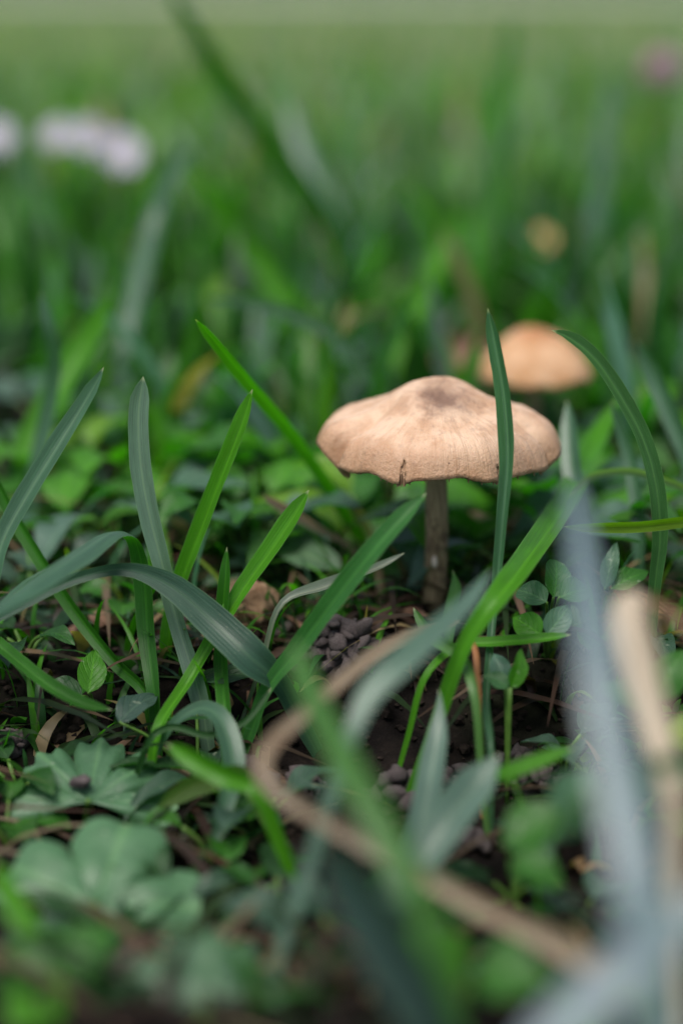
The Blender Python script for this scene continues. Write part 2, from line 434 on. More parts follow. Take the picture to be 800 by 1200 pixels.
    for i in range(rows + 1):
        q = i / rows; z = -.25 + (zt + .25) * q
        cx = (lean[0] + .05) * q + .03 * math.sin(q * 6) * stem_r / .15; cy = lean[1] * q
        rr = stem_r * (1.12 - .2 * q + .22 * max(0, .2 - q) + .25 * max(0, q - .88))
        for j in range(ring):
            a = 2 * PI * j / ring; k = rr * (1 + .09 * noise.noise(Vector((math.cos(a) * 2, math.sin(a) * 2, z * 1.5 + seed))))
            sv.append((cx + k * math.cos(a), cy + k * math.sin(a), z))
    for i in range(rows):
        for j in range(ring):
            a = i * ring + j; b = i * ring + (j + 1) % ring; sf.append((a, b, b + ring, a + ring))
    sf += [tuple(range(ring))[::-1], tuple(rows * ring + j for j in range(ring))]
    stem = link('stem', mesh(sv, sf), M['stem'], t)
    return t, stem

mb = Vector((1.33, 22.3, 0)); mb.z = gh(mb.x, mb.y)
hero_ctrl = [(0, .93), (.14, .925), (.26, .88), (.36, .77), (.45, .66), (.56, .58), (.70, .505), (.82, .425), (.91, .315), (.965, .18), (1, -.03)]
hero, hstem = mushroom('tan mushroom with wrinkled umbrella cap and split rim standing on a dark stem', mb, 2.62 - mb.z, (.03, -.02), 1.72, hero_ctrl, M['cap'], 4,
    slits=((math.radians(251), .027, .925), (math.radians(297), .014, .95), (math.radians(341), .014, .9)),
    grooves=((math.radians(206), .085, .27, .3), (math.radians(340), .07, .17, .45), (math.radians(251), .05, .02, .8), (math.radians(300), .10, .015, .6)),
    dimple=(.02, -.40, .24, .12), stem_r=.158, wav=.028, tilt=(-.015, 0), nth=480, nr=64, gills=120)
# pale scar where the stem skin is nicked
sv = []; sc = W(512.5, 663, 23.4)
bmn = bmesh.new(); bmesh.ops.create_icosphere(bmn, subdivisions=2, radius=1)
for vtx in bmn.verts:
    vtx.co = Vector((vtx.co.x * .042, vtx.co.y * .03, vtx.co.z * .10)) * S
scar_me = bpy.data.meshes.new('scar'); bmn.to_mesh(scar_me); bmn.free()
scar_me.polygons.foreach_set('use_smooth', [True] * len(scar_me.polygons))
scar = link('scar', scar_me, rough_material('pale_scar', (.72, .54, .44), (.8, .65, .55), (.5, .34, .26), 600, .7, .4, .0001), hstem, Vector((.02, -.182, .78)))

dome = [(0, .98), (.2, .95), (.4, .84), (.6, .66), (.8, .40), (.93, .14), (1, -.06)]
p2 = W(623, 520, 30.6); p2 = Vector((W(623, 424, 30.6).x, 29.6, 0)); p2.z = gh(p2.x, p2.y)
mushroom('smaller orange-brown mushroom with smooth domed cap behind the tan one', p2, 1.98, (0, 0), 1.07, [(a, b * .84) for a, b in dome], M['cap2'], 9, stem_r=.12, nth=120, nr=30, gills=40)
p3 = W(633, 300, 46); p3.z = gh(p3.x, p3.y)
mushroom('tiny pale orange mushroom button far back in the grass', p3, 1.62, (0, 0), .52, [(a, b * .52) for a, b in dome], M['cap3'], 13, stem_r=.08, nth=80, nr=20, gills=24)

# ------------------------------------------------------------------ blades and leaves
PALF = [((.08, .2, .035), 4), ((.13, .28, .035), 4), ((.15, .23, .15), 3), ((.025, .085, .012), 3), ((.2, .27, .2), 1.0), ((.34, .27, .16), .5)]  # far grass colours brightened to carry grazing sheen and light on the tips
COL = dict(G=(.026, .115, .010), B=(.05, .19, .008), L=(.05, .12, .068), D=(.016, .06, .014), P=(.085, .155, .115), Y=(.13, .22, .015), S=(.17, .23, .28),  # S: sky reflection painted into the base colour of the foreground blades
           dry=(.42, .30, .2), tan=(.40, .29, .2), brown=(.34, .2, .1))

def ribbon(rows, roll, fold, ncross, tip, profile, base, axis=None, rough=False):
    """rows: resampled [x,y,z,width] from the tip down; returns mesh data relative to base"""
    n = len(rows); pos = rows[:, :3]
    camp = np.array([0, 0, CAMH])
    tan = np.gradient(pos, axis=0); tan /= np.linalg.norm(tan, axis=1)[:, None] + 1e-9
    ds = np.concatenate([[0], np.cumsum(np.linalg.norm(np.diff(pos, axis=0), axis=1))])
    v, uv, f = [], [], []
    r0, r1 = roll if isinstance(roll, tuple) else (roll, roll)
    total = ds[-1]
    for i in range(n):
        t = Vector(tan[i]); view = (Vector(pos[i]) - Vector(camp)).normalized()
        side = t.cross(view)
        if side.length < .05: side = t.cross(Vector((0, 0, 1)))
        side.normalize()
        if axis is not None: side = (Vector(axis) - t * Vector(axis).dot(t)).normalized()
        a = math.radians(r0 + (r1 - r0) * i / (n - 1))
        side = Matrix.Rotation(a, 3, t) @ side
        nrm = side.cross(t).normalized()
        if axis is None and nrm.dot(-view) < 0: nrm = -nrm
        wd = rows[i, 3] / max(.35, abs(math.cos(a))) if not profile else rows[i, 3]
        wd *= 1 + (.3 if rough else .07) * noise.noise(Vector((ds[i] * (1.1 if rough else 1.7), base.x * 9, base.y * 5)))
        if tip > 0:
            q = ds[i] / (tip * max(rows[:, 3].mean(), 1e-6)); wd *= min(1, q) ** .62
        wd = max(wd, .004)
        for k in range(ncross):
            u = k / (ncross - 1) * 2 - 1
            o = side * (u * wd / 2 * (1 + (.06 * noise.noise(Vector((ds[i] * 7, u * 5, base.x * 3))) if abs(u) > .9 else 0))) + nrm * (1.35 * fold * wd * (abs(u) ** 1.2 - .5))
            v.append(Vector(pos[i]) + o - base); uv.append((k / (ncross - 1), ds[i] if not profile else ds[i] / total))
    for i in range(n - 1):
        for k in range(ncross - 1):
            a = i * ncross + k; f.append((a, a + 1, a + ncross + 1, a + ncross))
    return v, f, uv

def blade(label, pts, col='G', roll=15, fold=.16, tip=1.6, root=True, mat='blade', group=None, name='grass_blade', cat='grass blade', n=30, axis=None):
    """pts: (px, py, depth, width px) from the tip to the root"""
    P = []
    for (px, py, D, wp) in pts:
        q = W(px, py, D); P.append([q.x, q.y, q.z, .88 * wp * D / F])
    if root:
        last = Vector(P[-1][:3]); prev = Vector(P[-2][:3]); g = gh(last.x, last.y)
        if last.z - g > .12:
            d = (last - prev).normalized()
            d = (d + Vector((0, 0, -.8 if d.z < -.45 else -1.8))).normalized()
            k = (last.z - g) / -d.z
            k = min(k, 6.0)
            q = last + d * k; q.z = gh(q.x, q.y) - .08
            mid = last.lerp(q, .45); P.append([*mid, P[-1][3] * .85]); P.append([*q, P[-1][3] * .7])
        else:
            q = last.copy(); q.z = min(last.z, g) - .1; q.y += .03; P.append([*q, P[-1][3] * .8])
    rows = catmull(P, n)
    for i_ in range(1, n - 1):
        k_ = Vector((i_ * 4.0 / n + P[0][0] * 7, P[0][1] * 3, 0)); rows[i_, 0] += .022 * noise.noise(k_); rows[i_, 2] += .022 * noise.noise(k_ + Vector((0, 0, 9)))
    base = Vector(rows[-1][:3])
    v, f, uv = ribbon(rows, roll, fold, 7, tip, False, base, axis, mat == 'dry')
    o = link(name, mesh(v, f, uv), M[mat], None, base)
    o.color = (*(COL[col] if isinstance(col, str) else col), 1)
    return tag(o, label, cat, group)

def leaf(parent, base_p, tip_p, width, col, droop=.15, cup=.12, shape='ovate', normal=(0, -.25, 1), mat='leaf', name='leaf', n=16, nc=7):
    """one ovate leaf from base_p to tip_p (world cm) as a child part"""
    b, t = Vector(base_p), Vector(tip_p); L = (t - b).length; d = (t - b) / L
    nn = Vector(normal); nn = (nn - d * nn.dot(d)); nn.normalize(); side = d.cross(nn)
    org = Vector(parent.location) / S
    v, uv, f = [], [], []
    for i in range(n + 1):
        q = i / n
        if shape == 'ovate': wp = math.sin(PI * q ** .75) ** .8 * (1 - .12 * q)
        elif shape == 'round': wp = math.sqrt(max(0, 1 - (2 * q - 1) ** 2)) ** .9
        else: wp = math.sin(PI * min(1, q * 1.02)) ** .55 * (1 if q < .8 else 1)
        wp = max(wp, .03)
        c = b + d * (L * q) + nn * (droop * L * (math.sin(PI * q) * .8 - .6 * q * q))
        for k in range(nc):
            u = k / (nc - 1) * 2 - 1
            wv = .03 * L * math.sin(q * 11 + u * 3 + L * 9) * abs(u)
            v.append(c + side * (u * wp * width / 2) + nn * (cup * width * wp * abs(u) ** 1.4 + wv) - org); uv.append((k / (nc - 1), q))
    for i in range(n):
        for k in range(nc - 1): a = i * nc + k; f.append((a, a + 1, a + nc + 1, a + nc))
    o = link(name, mesh(v, f, uv), M[mat], parent); o.color = (*(COL[col] if isinstance(col, str) else col), 1)
    return o

def tube(parent, pts, r0, r1, mat, name='stalk', n=10, ring=7):
    org = Vector(parent.location) / S
    R = catmull([[*p, 0] for p in pts], n); pos = R[:, :3]; tan = np.gradient(pos, axis=0)
    v, f = [], []
    for i in range(n):
        t = Vector(tan[i]).normalized(); a = t.cross(Vector((.3, 1, .2))).normalized(); b = t.cross(a)
        r = r0 + (r1 - r0) * i / (n - 1)
        for j in range(ring): an = 2 * PI * j / ring; v.append(Vector(pos[i]) + a * (r * math.cos(an)) + b * (r * math.sin(an)) - org)
    for i in range(n - 1):
        for j in range(ring): p = i * ring + j; q = i * ring + (j + 1) % ring; f.append((p, q, q + ring, p + ring))
    f += [tuple(range(ring))[::-1], tuple((n - 1) * ring + j for j in range(ring))]
    return link(name, mesh(v, f), M[mat], parent)

# ---- blades in and near the plane of focus (tip first)
Z = FOCUS
blade('grey-green blade leaning in beside the folded blade, its tip pointing up', [(122, 430, 21.6, 14), (96, 476, 21.6, 20), (62, 530, 21.5, 25), (28, 585, 21.4, 27), (2, 635, 21.3, 24), (-8, 690, 21.2, 20)], 'L', 25, .2)
blade('upright blue-grey blade with a blunt rounded tip beside the folded blade', [(168, 441, 21.6, 22), (163, 480, 21.6, 27), (165, 540, 21.6, 29), (174, 600, 21.6, 28), (190, 665, 21.6, 25), (207, 730, 21.6, 22), (236, 822, 21.4, 24)], (.085, .15, .10), (0, 25), .14, 1.1)
blade('bright green blade with a pale midrib leaning away beside the upright blue-grey one', [(296, 456, 21.7, 14), (279, 508, 21.8, 21), (254, 570, 22, 22), (228, 635, 22.2, 22), (208, 690, 22.3, 20), (196, 745, 22.3, 18)], 'B', 35, .2)
blade('long narrow green blade running down slantwise behind the mushroom cap', [(229, 374, 22, 10), (262, 415, 22.6, 15), (308, 468, 23.6, 17), (352, 522, 24.6, 17), (398, 590, 25.4, 16), (430, 650, 25.8, 15)], 'B', 30, .18)
blade('short bright green blade with rounded tip leaning over the brown clod', [(362, 574, 21.6, 14), (345, 602, 21.6, 22), (318, 642, 21.6, 24), (288, 684, 21.6, 22), (258, 732, 21.5, 18), (222, 795, 21.3, 16), (184, 856, 20.6, 14)], 'B', 30, .2)
blade('slim upright dark green blade crossed by the broad drooping blade', [(266, 641, 21.5, 9), (263, 680, 21.5, 15), (260, 730, 21.6, 18), (260, 780, 21.6, 18), (264, 834, 21.0, 17)], 'G', 20, .22)
blade('folded blade arching over and drooping to the side, pale grey upper face', [(-60, 745, 17.6, 16), (0, 712, 18.6, 30), (50, 680, 19.4, 42), (100, 646, 20.4, 40), (136, 624, 21.2, 28), (158, 634, 21.7, 24), (168, 680, 21.8, 30), (172, 740, 21.8, 27), (180, 808, 21.4, 20)], 'L', 0, .12, 2.2, n=44, axis=(-.85, .45, 0))
blade('broad blue-green blade drooping across the tuft like a sash', [(-30, 742, 20.6, 8), (30, 706, 20.9, 14), (90, 678, 21.1, 16), (150, 668, 21.2, 18), (200, 686, 21.2, 32), (248, 726, 21.1, 44), (296, 772, 20.9, 48), (328, 800, 21.1, 28)], (.030, .075, .048), (10, -30), .1, 2.5, n=40)
blade('narrow green blade slanting down to the foot of the tuft with the folded blade', [(-20, 530, 22.6, 10), (8, 590, 22.6, 16), (50, 660, 22.4, 17), (92, 722, 22.2, 17), (135, 778, 21.9, 16), (170, 812, 21.5, 14)], 'G', 30, .2)
blade('low green blade with a yellowed end lying over the litter', [(132, 832, 20.3, 8), (96, 822, 20.4, 16), (50, 796, 20.7, 18), (0, 758, 21.2, 18), (-50, 720, 21.6, 16)], 'G', 20, .18)
blade('small hooked grey-green blade bending over beside the crinkled lobed leaf', [(248, 1005, 19.0, 12), (262, 950, 19.3, 22), (273, 890, 19.8, 30), (258, 842, 20.2, 26), (234, 830, 20.5, 18), (205, 846, 20.6, 12)], 'L', (15, 40), .12, 2.0)
blade('thin dark grass shoot lying across the soil below the tuft', [(318, 806, 20.6, 6), (285, 848, 20.4, 9), (245, 862, 20.3, 9), (200, 852, 20.4, 9), (178, 862, 20.3, 9)], 'D', 10, .2, root=True)
blade('green blade with pale rim leaning across in front of the mushroom stem', [(499, 578, 20.4, 12), (468, 608, 20.3, 23), (430, 652, 20.3, 28), (390, 704, 20.5, 28), (350, 758, 20.8, 24), (312, 806, 21.0, 18)], (.035, .135, .03), 25, .16)
blade('tall slender blue-green blade standing in front of the tan cap', [(571, 361, 21.2, 10), (577, 392, 21.2, 16), (586, 440, 21.2, 19), (592, 490, 21.2, 21), (594, 540, 21.2, 19), (588, 610, 21.2, 15), (580, 690, 21.2, 12), (573, 770, 20.9, 10), (570, 820, 20.7, 10), (575, 872, 20.0, 10)], (.05, .13, .065), (8, 20), .42, 2.2, n=44)
blade('dark green blade arching out beyond the rim of the tan cap', [(646, 387, 21.6, 9), (662, 392, 21.6, 14), (692, 414, 21.6, 17), (724, 458, 21.6, 20), (752, 512, 21.6, 21), (768, 570, 21.6, 22), (773, 630, 21.7, 20), (768, 680, 21.8, 17)], (.04, .11, .035), (-35, 20), .25, 1.8, n=40)
blade('wide bright green blade slanting behind the pale out-of-focus blade', [(724, 466, 26.5, 12), (702, 508, 26, 26), (662, 588, 23.4, 32), (622, 648, 21.2, 33), (582, 702, 20.0, 30), (548, 750, 20.0, 22)], 'B', 25, .16)
blade('yellow-green blade lying level beside the arching dark blade', [(660, 617, 21.3, 6), (700, 618, 21.4, 13), (750, 617, 21.4, 15), (805, 611, 21.4, 15), (860, 612, 21.3, 13)], 'Y', 30, .15)
blade('pale thin blade arching low beyond the rim of the cap', [(668, 582, 23.4, 6), (690, 560, 23.5, 9), (730, 552, 23.6, 10), (775, 562, 23.6, 10), (815, 582, 23.6, 10)], (.17, .23, .13), 40, .1)
blade('curled grey sliver of leaf lying beside the mushroom stem', [(474, 648, 22.3, 4), (448, 662, 22.2, 9), (415, 674, 22.0, 13), (378, 687, 21.8, 15), (332, 706, 21.6, 8)], (.13, .16, .12), 35, .25, 1.5, root=True)
blade('level green blade beneath the small oval leaves', [(668, 744, 20.9, 6), (630, 748, 20.9, 13), (580, 752, 20.9, 13), (540, 756, 20.9, 11), (500, 790, 20.6, 9)], 'B', 30, .15)
blade('grey-green spear blade rising from the black soil', [(514, 808, 19.6, 10), (513, 850, 19.4, 24), (506, 900, 19.0, 34), (494, 965, 18.4, 36), (480, 1010, 18, 30)], 'P', 10, .12, 2.4)
blade('broad grey-green blade with a blunt tip leaning over the black soil', [(584, 884, 18.2, 26), (560, 915, 18, 48), (525, 960, 17.6, 52), (488, 1020, 17.2, 44), (460, 1080, 16.6, 34)], 'P', 15, .1, 1.2)
blade('bright green blade crossing the crumbly black soil', [(672, 876, 18.6, 12), (630, 892, 18.5, 20), (590, 906, 18.4, 20), (550, 922, 18.2, 16)], 'B', 25, .14)
blade('thin green shoot sloping through the crumbly black soil', [(596, 906, 18.9, 4), (612, 940, 18.5, 6), (625, 975, 18, 6)], 'B', 0, .2)
blade('bent grey-green blade rising toward the mushroom foot', [(575, 668, 18.4, 8), (545, 706, 17.8, 22), (508, 742, 17.2, 32), (470, 778, 16.8, 38), (436, 812, 16.6, 34), (412, 860, 16.4, 24)], 'P', 20, .1)
blade('pale green shoot standing close against the mushroom stem', [(530, 668, 22.8, 6), (534, 690, 22.8, 15), (530, 712, 22.8, 17), (526, 738, 22.6, 14)], (.08, .2, .06), 20, .2)
blade('small fine shoot bending over beside the mushroom foot', [(484, 712, 21.2, 8), (505, 745, 20.8, 16), (540, 770, 20.3, 16), (556, 812, 19.9, 12)], (.08, .18, .05), 20, .2)
blade('short wide green blade rolled up beside the hooked blade', [(196, 872, 19.0, 14), (225, 890, 18.8, 26), (262, 908, 18.7, 28), (300, 925, 18.5, 22)], 'B', 10, .2, 1.0)
blade('striped yellow-edged blade end lying by the lobed leaf', [(178, 952, 19.6, 8), (204, 934, 19.6, 22), (236, 918, 19.6, 28), (282, 908, 19.4, 24)], (.09, .15, .04), 20, .12)
# out-of-focus foreground blades
blade('pale blue-grey blade, badly out of focus, rising steeply past the dry husk', [(672, 560, 14.6, 16), (678, 620, 13.6, 26), (690, 710, 12.8, 42), (708, 820, 12.2, 52), (728, 930, 11.8, 58), (748, 1040, 11.4, 62), (768, 1180, 11.2, 60)], 'S', 15, .1, 2.0)
blade('pale blue-grey blade sweeping low across the foot of the steep pale blade', [(880, 1010, 11.6, 20), (800, 1082, 11.4, 50), (730, 1140, 11.2, 62), (650, 1210, 11.0, 60), (600, 1280, 10.8, 50)], 'S', 15, .1, 2.0)
blade('green blade with whitish tip, out of focus, above the black soil hollow', [(346, 756, 15.6, 22), (360, 800, 15.2, 30), (388, 860, 14.6, 36), (424, 930, 14.0, 40), (468, 1010, 13.6, 40), (505, 1090, 13.4, 34)], (.055, .15, .035), 12, .12, .8)
blade('dull blue-grey blade drooping below the straw, out of focus', [(372, 990, 14.2, 30), (410, 1040, 13.6, 60), (450, 1100, 13.2, 76), (500, 1190, 12.8, 70)], (.022, .045, .04), 40, .1)
blade('grey-green blade lying out toward the husk, out of focus', [(640, 985, 15.4, 20), (690, 950, 15, 44), (750, 920, 14.6, 50), (840, 900, 14.2, 44)], 'P', 20, .1)
blade('green blade crossing beneath the lobed leaves, out of focus', [(-10, 1010, 16, 20), (30, 1080, 15.4, 34), (60, 1150, 15, 34), (70, 1230, 14.6, 28)], 'B', 15, .12)
# dry ones
blade('dry tan straw bent sharply in a hook over the black soil', [(540, 728, 20.2, 12), (500, 738, 19.6, 16), (452, 758, 19.0, 19), (404, 792, 17.8, 18), (356, 836, 16.8, 18), (318, 874, 16.2, 18), (308, 902, 15.9, 19), (330, 932, 15.7, 19), (390, 970, 15.5, 20), (470, 1014, 15.2, 22), (560, 1062, 14.8, 25), (660, 1112, 14.5, 31), (740, 1160, 14.0, 28)], (.25, .185, .115), (40, -15), .14, 2.0, mat='dry', name='dry_straw', cat='dry grass', n=70)
blade('pale cream dry husk curled upright behind the blue-grey blade', [(738, 692, 15.8, 30), (738, 725, 15.4, 44), (752, 785, 15.1, 48), (770, 850, 14.8, 44), (786, 910, 14.4, 30)], (.52, .43, .32), 10, .25, .6, mat='dry', name='dry_husk', cat='dry grass')
blade('brown dry stalk arching off the pale husk', [(742, 700, 16.4, 10), (772, 706, 16.2, 15), (805, 732, 16, 17), (840, 780, 15.8, 16)], (.22, .12, .06), 20, .2, 1.0, mat='dry', name='dry_stalk', cat='dry grass')
blade('thin pale dry stem slanting behind the bright blades', [(308, 580, 24, 8), (340, 600, 24.3, 11), (372, 618, 24.6, 10), (410, 640, 25, 8)], 'tan', 20, .2, mat='dry', name='dry_stalk', cat='dry grass')
blade('thin russet stalk beside the small oval leaves', [(545, 735, 20.6, 6), (556, 760, 20.5, 8), (560, 800, 20.3, 8)], (.4, .16, .06), 10, .2, mat='dry', name='dry_stalk', cat='dry grass')
blade('pale dry sliver lying behind the mushroom stem', [(520, 622, 26, 8), (552, 608, 26.3, 18), (590, 602, 26.6, 20), (625, 614, 26.6, 14)], (.62, .46, .42), 25, .15, mat='dry', name='dry_stalk', cat='dry grass')

# ---- blurred blades behind (photograph: individual shapes that can still be told apart)
BG = 'blurred grass blades behind the mushroom'
back = [
 ('soft grey-green blade tip standing up among the blurred back grass', [(48, 344, 26.5, 12), (60, 385, 26.5, 18), (64, 430, 26.8, 20), (56, 490, 27, 20), (40, 560, 27, 18)], 'L'),
 ('wide bright blurred blade leaning behind the tuft with the folded blade', [(132, 342, 29, 20), (100, 400, 29, 32), (60, 470, 28.6, 36), (30, 540, 28.2, 34)], 'B'),
 ('long pale green blurred blade hooking over at its top', [(236, 168, 36, 14), (206, 196, 36, 22), (184, 250, 36, 24), (166, 320, 35, 26), (150, 400, 34, 26)], 'L'),
 ('very long dark green blade slanting high over the back grass', [(196, -20, 40, 16), (236, 50, 40, 24), (290, 130, 41, 28), (350, 210, 42, 30), (410, 310, 43, 30)], 'G'),
 ('bright green blade parallel to the very long dark one', [(215, 180, 38, 14), (250, 235, 38, 26), (300, 300, 38, 30), (350, 370, 37, 28)], 'B'),
 ('grey blurred blade leaning beyond the arching dark blade', [(746, 398, 25.6, 14), (762, 432, 25.6, 22), (784, 484, 25.4, 24), (806, 540, 25.2, 22)], 'L'),
 ('faint grey blade hanging behind the arching dark blade', [(716, 470, 24.4, 8), (732, 520, 24.4, 16), (744, 580, 24.2, 18), (748, 640, 24, 16)], 'L'),
 ('soft grey blade rising beside the rim of the cap', [(664, 470, 25, 12), (668, 520, 24.6, 24), (676, 580, 24.2, 26), (690, 640, 24, 22)], 'L'),
 ('pale blurred blade lying across the back leaves', [(240, 350, 30, 10), (290, 352, 30, 16), (350, 370, 30, 18), (400, 400, 30, 16)], 'P'),
 ('pale blue blurred blade leaning deep in the back grass', [(335, 115, 46, 14), (360, 180, 45, 26), (390, 250, 44, 28), (420, 320, 43, 26)], 'P'),
 ('bright blurred blade leaning deep in the back grass', [(545, 240, 38, 14), (520, 290, 38, 28), (490, 350, 37, 32), (465, 420, 36, 30)], 'B'),
 ('tall upright dark blade deep in the back grass', [(600, 20, 50, 14), (590, 100, 48, 24), (578, 190, 46, 28), (570, 300, 44, 28)], 'G'),
 ('pale upright blade far back beside the tiny mushroom', [(716, 90, 52, 12), (708, 160, 50, 22), (700, 230, 48, 24), (690, 320, 46, 24)], 'L'),
]
for lab, pts, c in back: blade(lab, pts, c, 25, .15, n=22)

# ------------------------------------------------------------------ turf: uncountable grass as joined meshes
def turf(name, label, n, sampler, hrange, wrange, seg, seed, palette, lean=(.15, .9), z0=-.1):
    rng = np.random.default_rng(seed)
    x, y = sampler(rng, n); n = len(x)
    near = y < 60
    z = np.zeros(n)
    for i in np.nonzero(y < 180)[0]: z[i] = gh(x[i], y[i])
    h = rng.uniform(*hrange, n) * (0.6 + .4 * rng.random(n)); wd = rng.uniform(*wrange, n)
    az = rng.uniform(0, 2 * PI, n); ln = rng.uniform(*lean, n); face = az + PI / 2 + rng.normal(0, .5, n)
    twist = rng.normal(0, .6, n); kink = rng.uniform(.8, 2.6, n)
    pal = np.array([COL[c] if isinstance(c, str) else c for c, _ in palette]); pw = np.array([p for _, p in palette]); pw = pw / pw.sum()
    col = pal[rng.choice(len(pal), n, p=pw)] * rng.uniform(.7, 1.3, (n, 1)) * rng.uniform(.88, 1.12, (n, 3))
    V = np.zeros((n, seg + 1, 3, 3), np.float32)
    for k in range(seg + 1):
        t = k / seg
        up = t * (1 - .35 * ln * t ** kink); out = ln * t ** (1 + .5 * kink)
        cx = x + np.cos(az) * out * h * .8; cy = y + np.sin(az) * out * h * .8; cz = z + z0 + (h - z0) * up
        wk = wd * (1 - t ** 2.6) ** .8 * (.75 + .25 * min(1, t * 4)) * .5 + .002
        a = face + twist * t
        for s, q in enumerate((-1, 0, 1)):
            lift = (-.28 * wk if q == 0 else 0)
            V[:, k, s, 0] = cx + np.cos(a) * wk * q + np.cos(az) * lift
            V[:, k, s, 1] = cy + np.sin(a) * wk * q + np.sin(az) * lift
            V[:, k, s, 2] = cz
    nv = (seg + 1) * 3
    fl = []
    for k in range(seg):
        for s in range(2): a = k * 3 + s; fl.append((a, a + 1, a + 4, a + 3))
    fl = np.array(fl)
    faces = (fl[None] + (np.arange(n) * nv)[:, None, None]).reshape(-1, 4)
    me = bpy.data.meshes.new(name)
    me.vertices.add(n * nv); me.vertices.foreach_set('co', (V * S).astype(np.float32).ravel())
    nf = len(faces)
    me.loops.add(nf * 4); me.loops.foreach_set('vertex_index', faces.astype(np.int32).ravel())
    me.polygons.add(nf); me.polygons.foreach_set('loop_start', np.arange(nf, dtype=np.int32) * 4)
    me.polygons.foreach_set('use_smooth', np.ones(nf, bool))
    at = me.color_attributes.new('tint', 'FLOAT_COLOR', 'POINT')
    cc = np.ones((n, nv, 4), np.float32); cc[:, :, :3] = col[:, None, :]
    # paler, yellower sheath toward the root on some blades
    at.data.foreach_set('color', cc.ravel())
    me.update(calc_edges=True); me.validate()
    o = link(name, me, M['turf']); tag(o, label, 'grass', kind='stuff'); return o

def wedge(y0, y1, spread, power=1.0, keep=None):
    def f(rng, n):
        y = y0 + (y1 - y0) * rng.random(n) ** power
        x = rng.uniform(-1, 1, n) * (y * spread + 4)
        if keep is not None:
            m = keep(x, y); x, y = x[m], y[m]
        return x, y
    return f
def clear_of_mushrooms(x, y):
    m = (np.hypot(x - mb.x, y - mb.y) > .5) & (np.hypot(x - p2.x, y - p2.y) > .4)
    # keep the view between camera and the two caps free of tall stray blades
    m &= ~((abs(x - p2.x) < 1.6) & (y < p2.y) & (y > 23.5) )
    return m
PAL = [('G', 4), ('B', 3.5), ('L', 2.2), ('D', 3), ('P', 1.4), ((.30, .22, .12), .35)]
turf('lawn_grass', 'dense blurred grass growing behind the mushrooms', 1900, wedge(27.5, 64, .36, .9, clear_of_mushrooms), (1.6, 5.2), (.24, .5), 8, 11, PAL)
turf('meadow_grass', 'soft blurred grass farther back toward the lawn', 3000, wedge(52, 130, .36, .8), (2.0, 6.4), (.3, .65), 7, 12, PALF)
turf('short_lawn', 'pale short lawn stretching to the gravel path', 40000, wedge(105, 540, .40, .62), (2.0, 4.2), (.3, .6), 4, 13, [((.09, .17, .06), 2), ((.19, .25, .18), 3), ((.19, .26, .12), 3), ((.38, .34, .26), 3)])  # grazing sheen and lit tips are put into these lawn colours
lobed_xy = [W(98, 925, 20), W(130, 1020, 18)]
def beside(rng, n):
    x = rng.uniform(-34, 34, n); y = rng.uniform(-26, 27, n)
    m = (abs(x) > 2.6 + .27 * np.maximum(y, 0) + np.where(y < 5, 5, 0)) | (y < -7)
    return x[m], y[m]
turf('side_shade_grass', 'unseen grass added on both sides of the mushroom patch as shade', 5200, beside, (2.2, 5.2), (.2, .4), 7, 16, PAL)  # out-of-view grass added to block low light from the horizon
def low_keep(x, y):
    m = np.hypot(x - mb.x, y - mb.y) > .45
    m &= ~((abs(x - .9) < 1.9) & (y > 15.5) & (y < 20.3))       # bare soil hollow with worm casts
    m &= ~((abs(x - mb.x) < .8) & (y > 20.2) & (y < 22.4))
    for q in lobed_xy: m &= np.hypot(x - q.x, y - q.y + .4) > 1.3
    return m
turf('low_grass', 'short low grass shoots covering the soil around the mushroom foot', 1900, wedge(12.5, 29, .34, .8, low_keep), (.3, 1.1), (.12, .24), 7, 14, [('G', 3), ('D', 5), ('B', 1.0), ('L', 1.0), ((.22, .15, .08), .8)], lean=(.6, 1.7))
turf('fine_grass', 'fine thin grass shoots between the tufts and behind the mushroom stem', 1300, wedge(18.5, 28, .3, .8, low_keep), (.6, 2.0), (.05, .13), 8, 17, [('G', 3), ('D', 2), ('B', 3), ('L', 1.5), ('Y', .5), ((.22, .15, .08), 1.2)], lean=(.3, 1.6))
turf('dry_litter', 'flattened brown straw and litter lying on the soil', 2600, wedge(12, 31, .34, .8, lambda x, y: ~((abs(x - .9) < 1.9) & (y > 15) & (y < 20.0))), (.5, 1.6), (.08, .2), 5, 15, [((.09, .055, .035), 3), ((.2, .14, .085), 1.4), ((.035, .022, .015), 5), ((.02, .04, .012), 4)], lean=(2.2, 2.8), z0=.0)

# ------------------------------------------------------------------ leafy weeds
def copy_tree(o, parent=None):
    c = o.copy(); C.objects.link(c); c.parent = parent
    for k in ('label', 'category', 'group'):
        if k in o: c[k] = o[k]
    for ch in list(o.children): copy_tree(ch, c)
    return c

def weed(loc, seed, nleaf, L, wd, label, group, cols, shape='ovate', rise=(.3, 1.0), stalk=.9, scale=1):
    rng = random.Random(seed)
    e = empty('weed_plant', loc, label, 'weed', group); b = Vector(loc)
    for k in range(nleaf):
        a = 2 * PI * (k + rng.uniform(-.3, .3)) / nleaf + seed
        out = Vector((math.cos(a), math.sin(a), 0)); up = rng.uniform(*rise)
        st = b + out * (stalk * rng.uniform(.5, 1)) + Vector((0, 0, up))
        l = L * rng.uniform(.75, 1.2)
        tp = st + out * l * .93 + Vector((0, 0, rng.uniform(-.25, .45) * l))
        tube(e, [b + Vector((0, 0, -.06)), b.lerp(st, .5) + Vector((0, 0, .15 * up)), st], .035, .022, 'stem_green', n=7, ring=5)
        leaf(e, st, tp, wd * l / L, rng.choice(cols), rng.uniform(.05, .25), rng.uniform(.08, .22), shape, (out.x * -.2, out.y * -.2 - .2, 1), n=12)
    return e

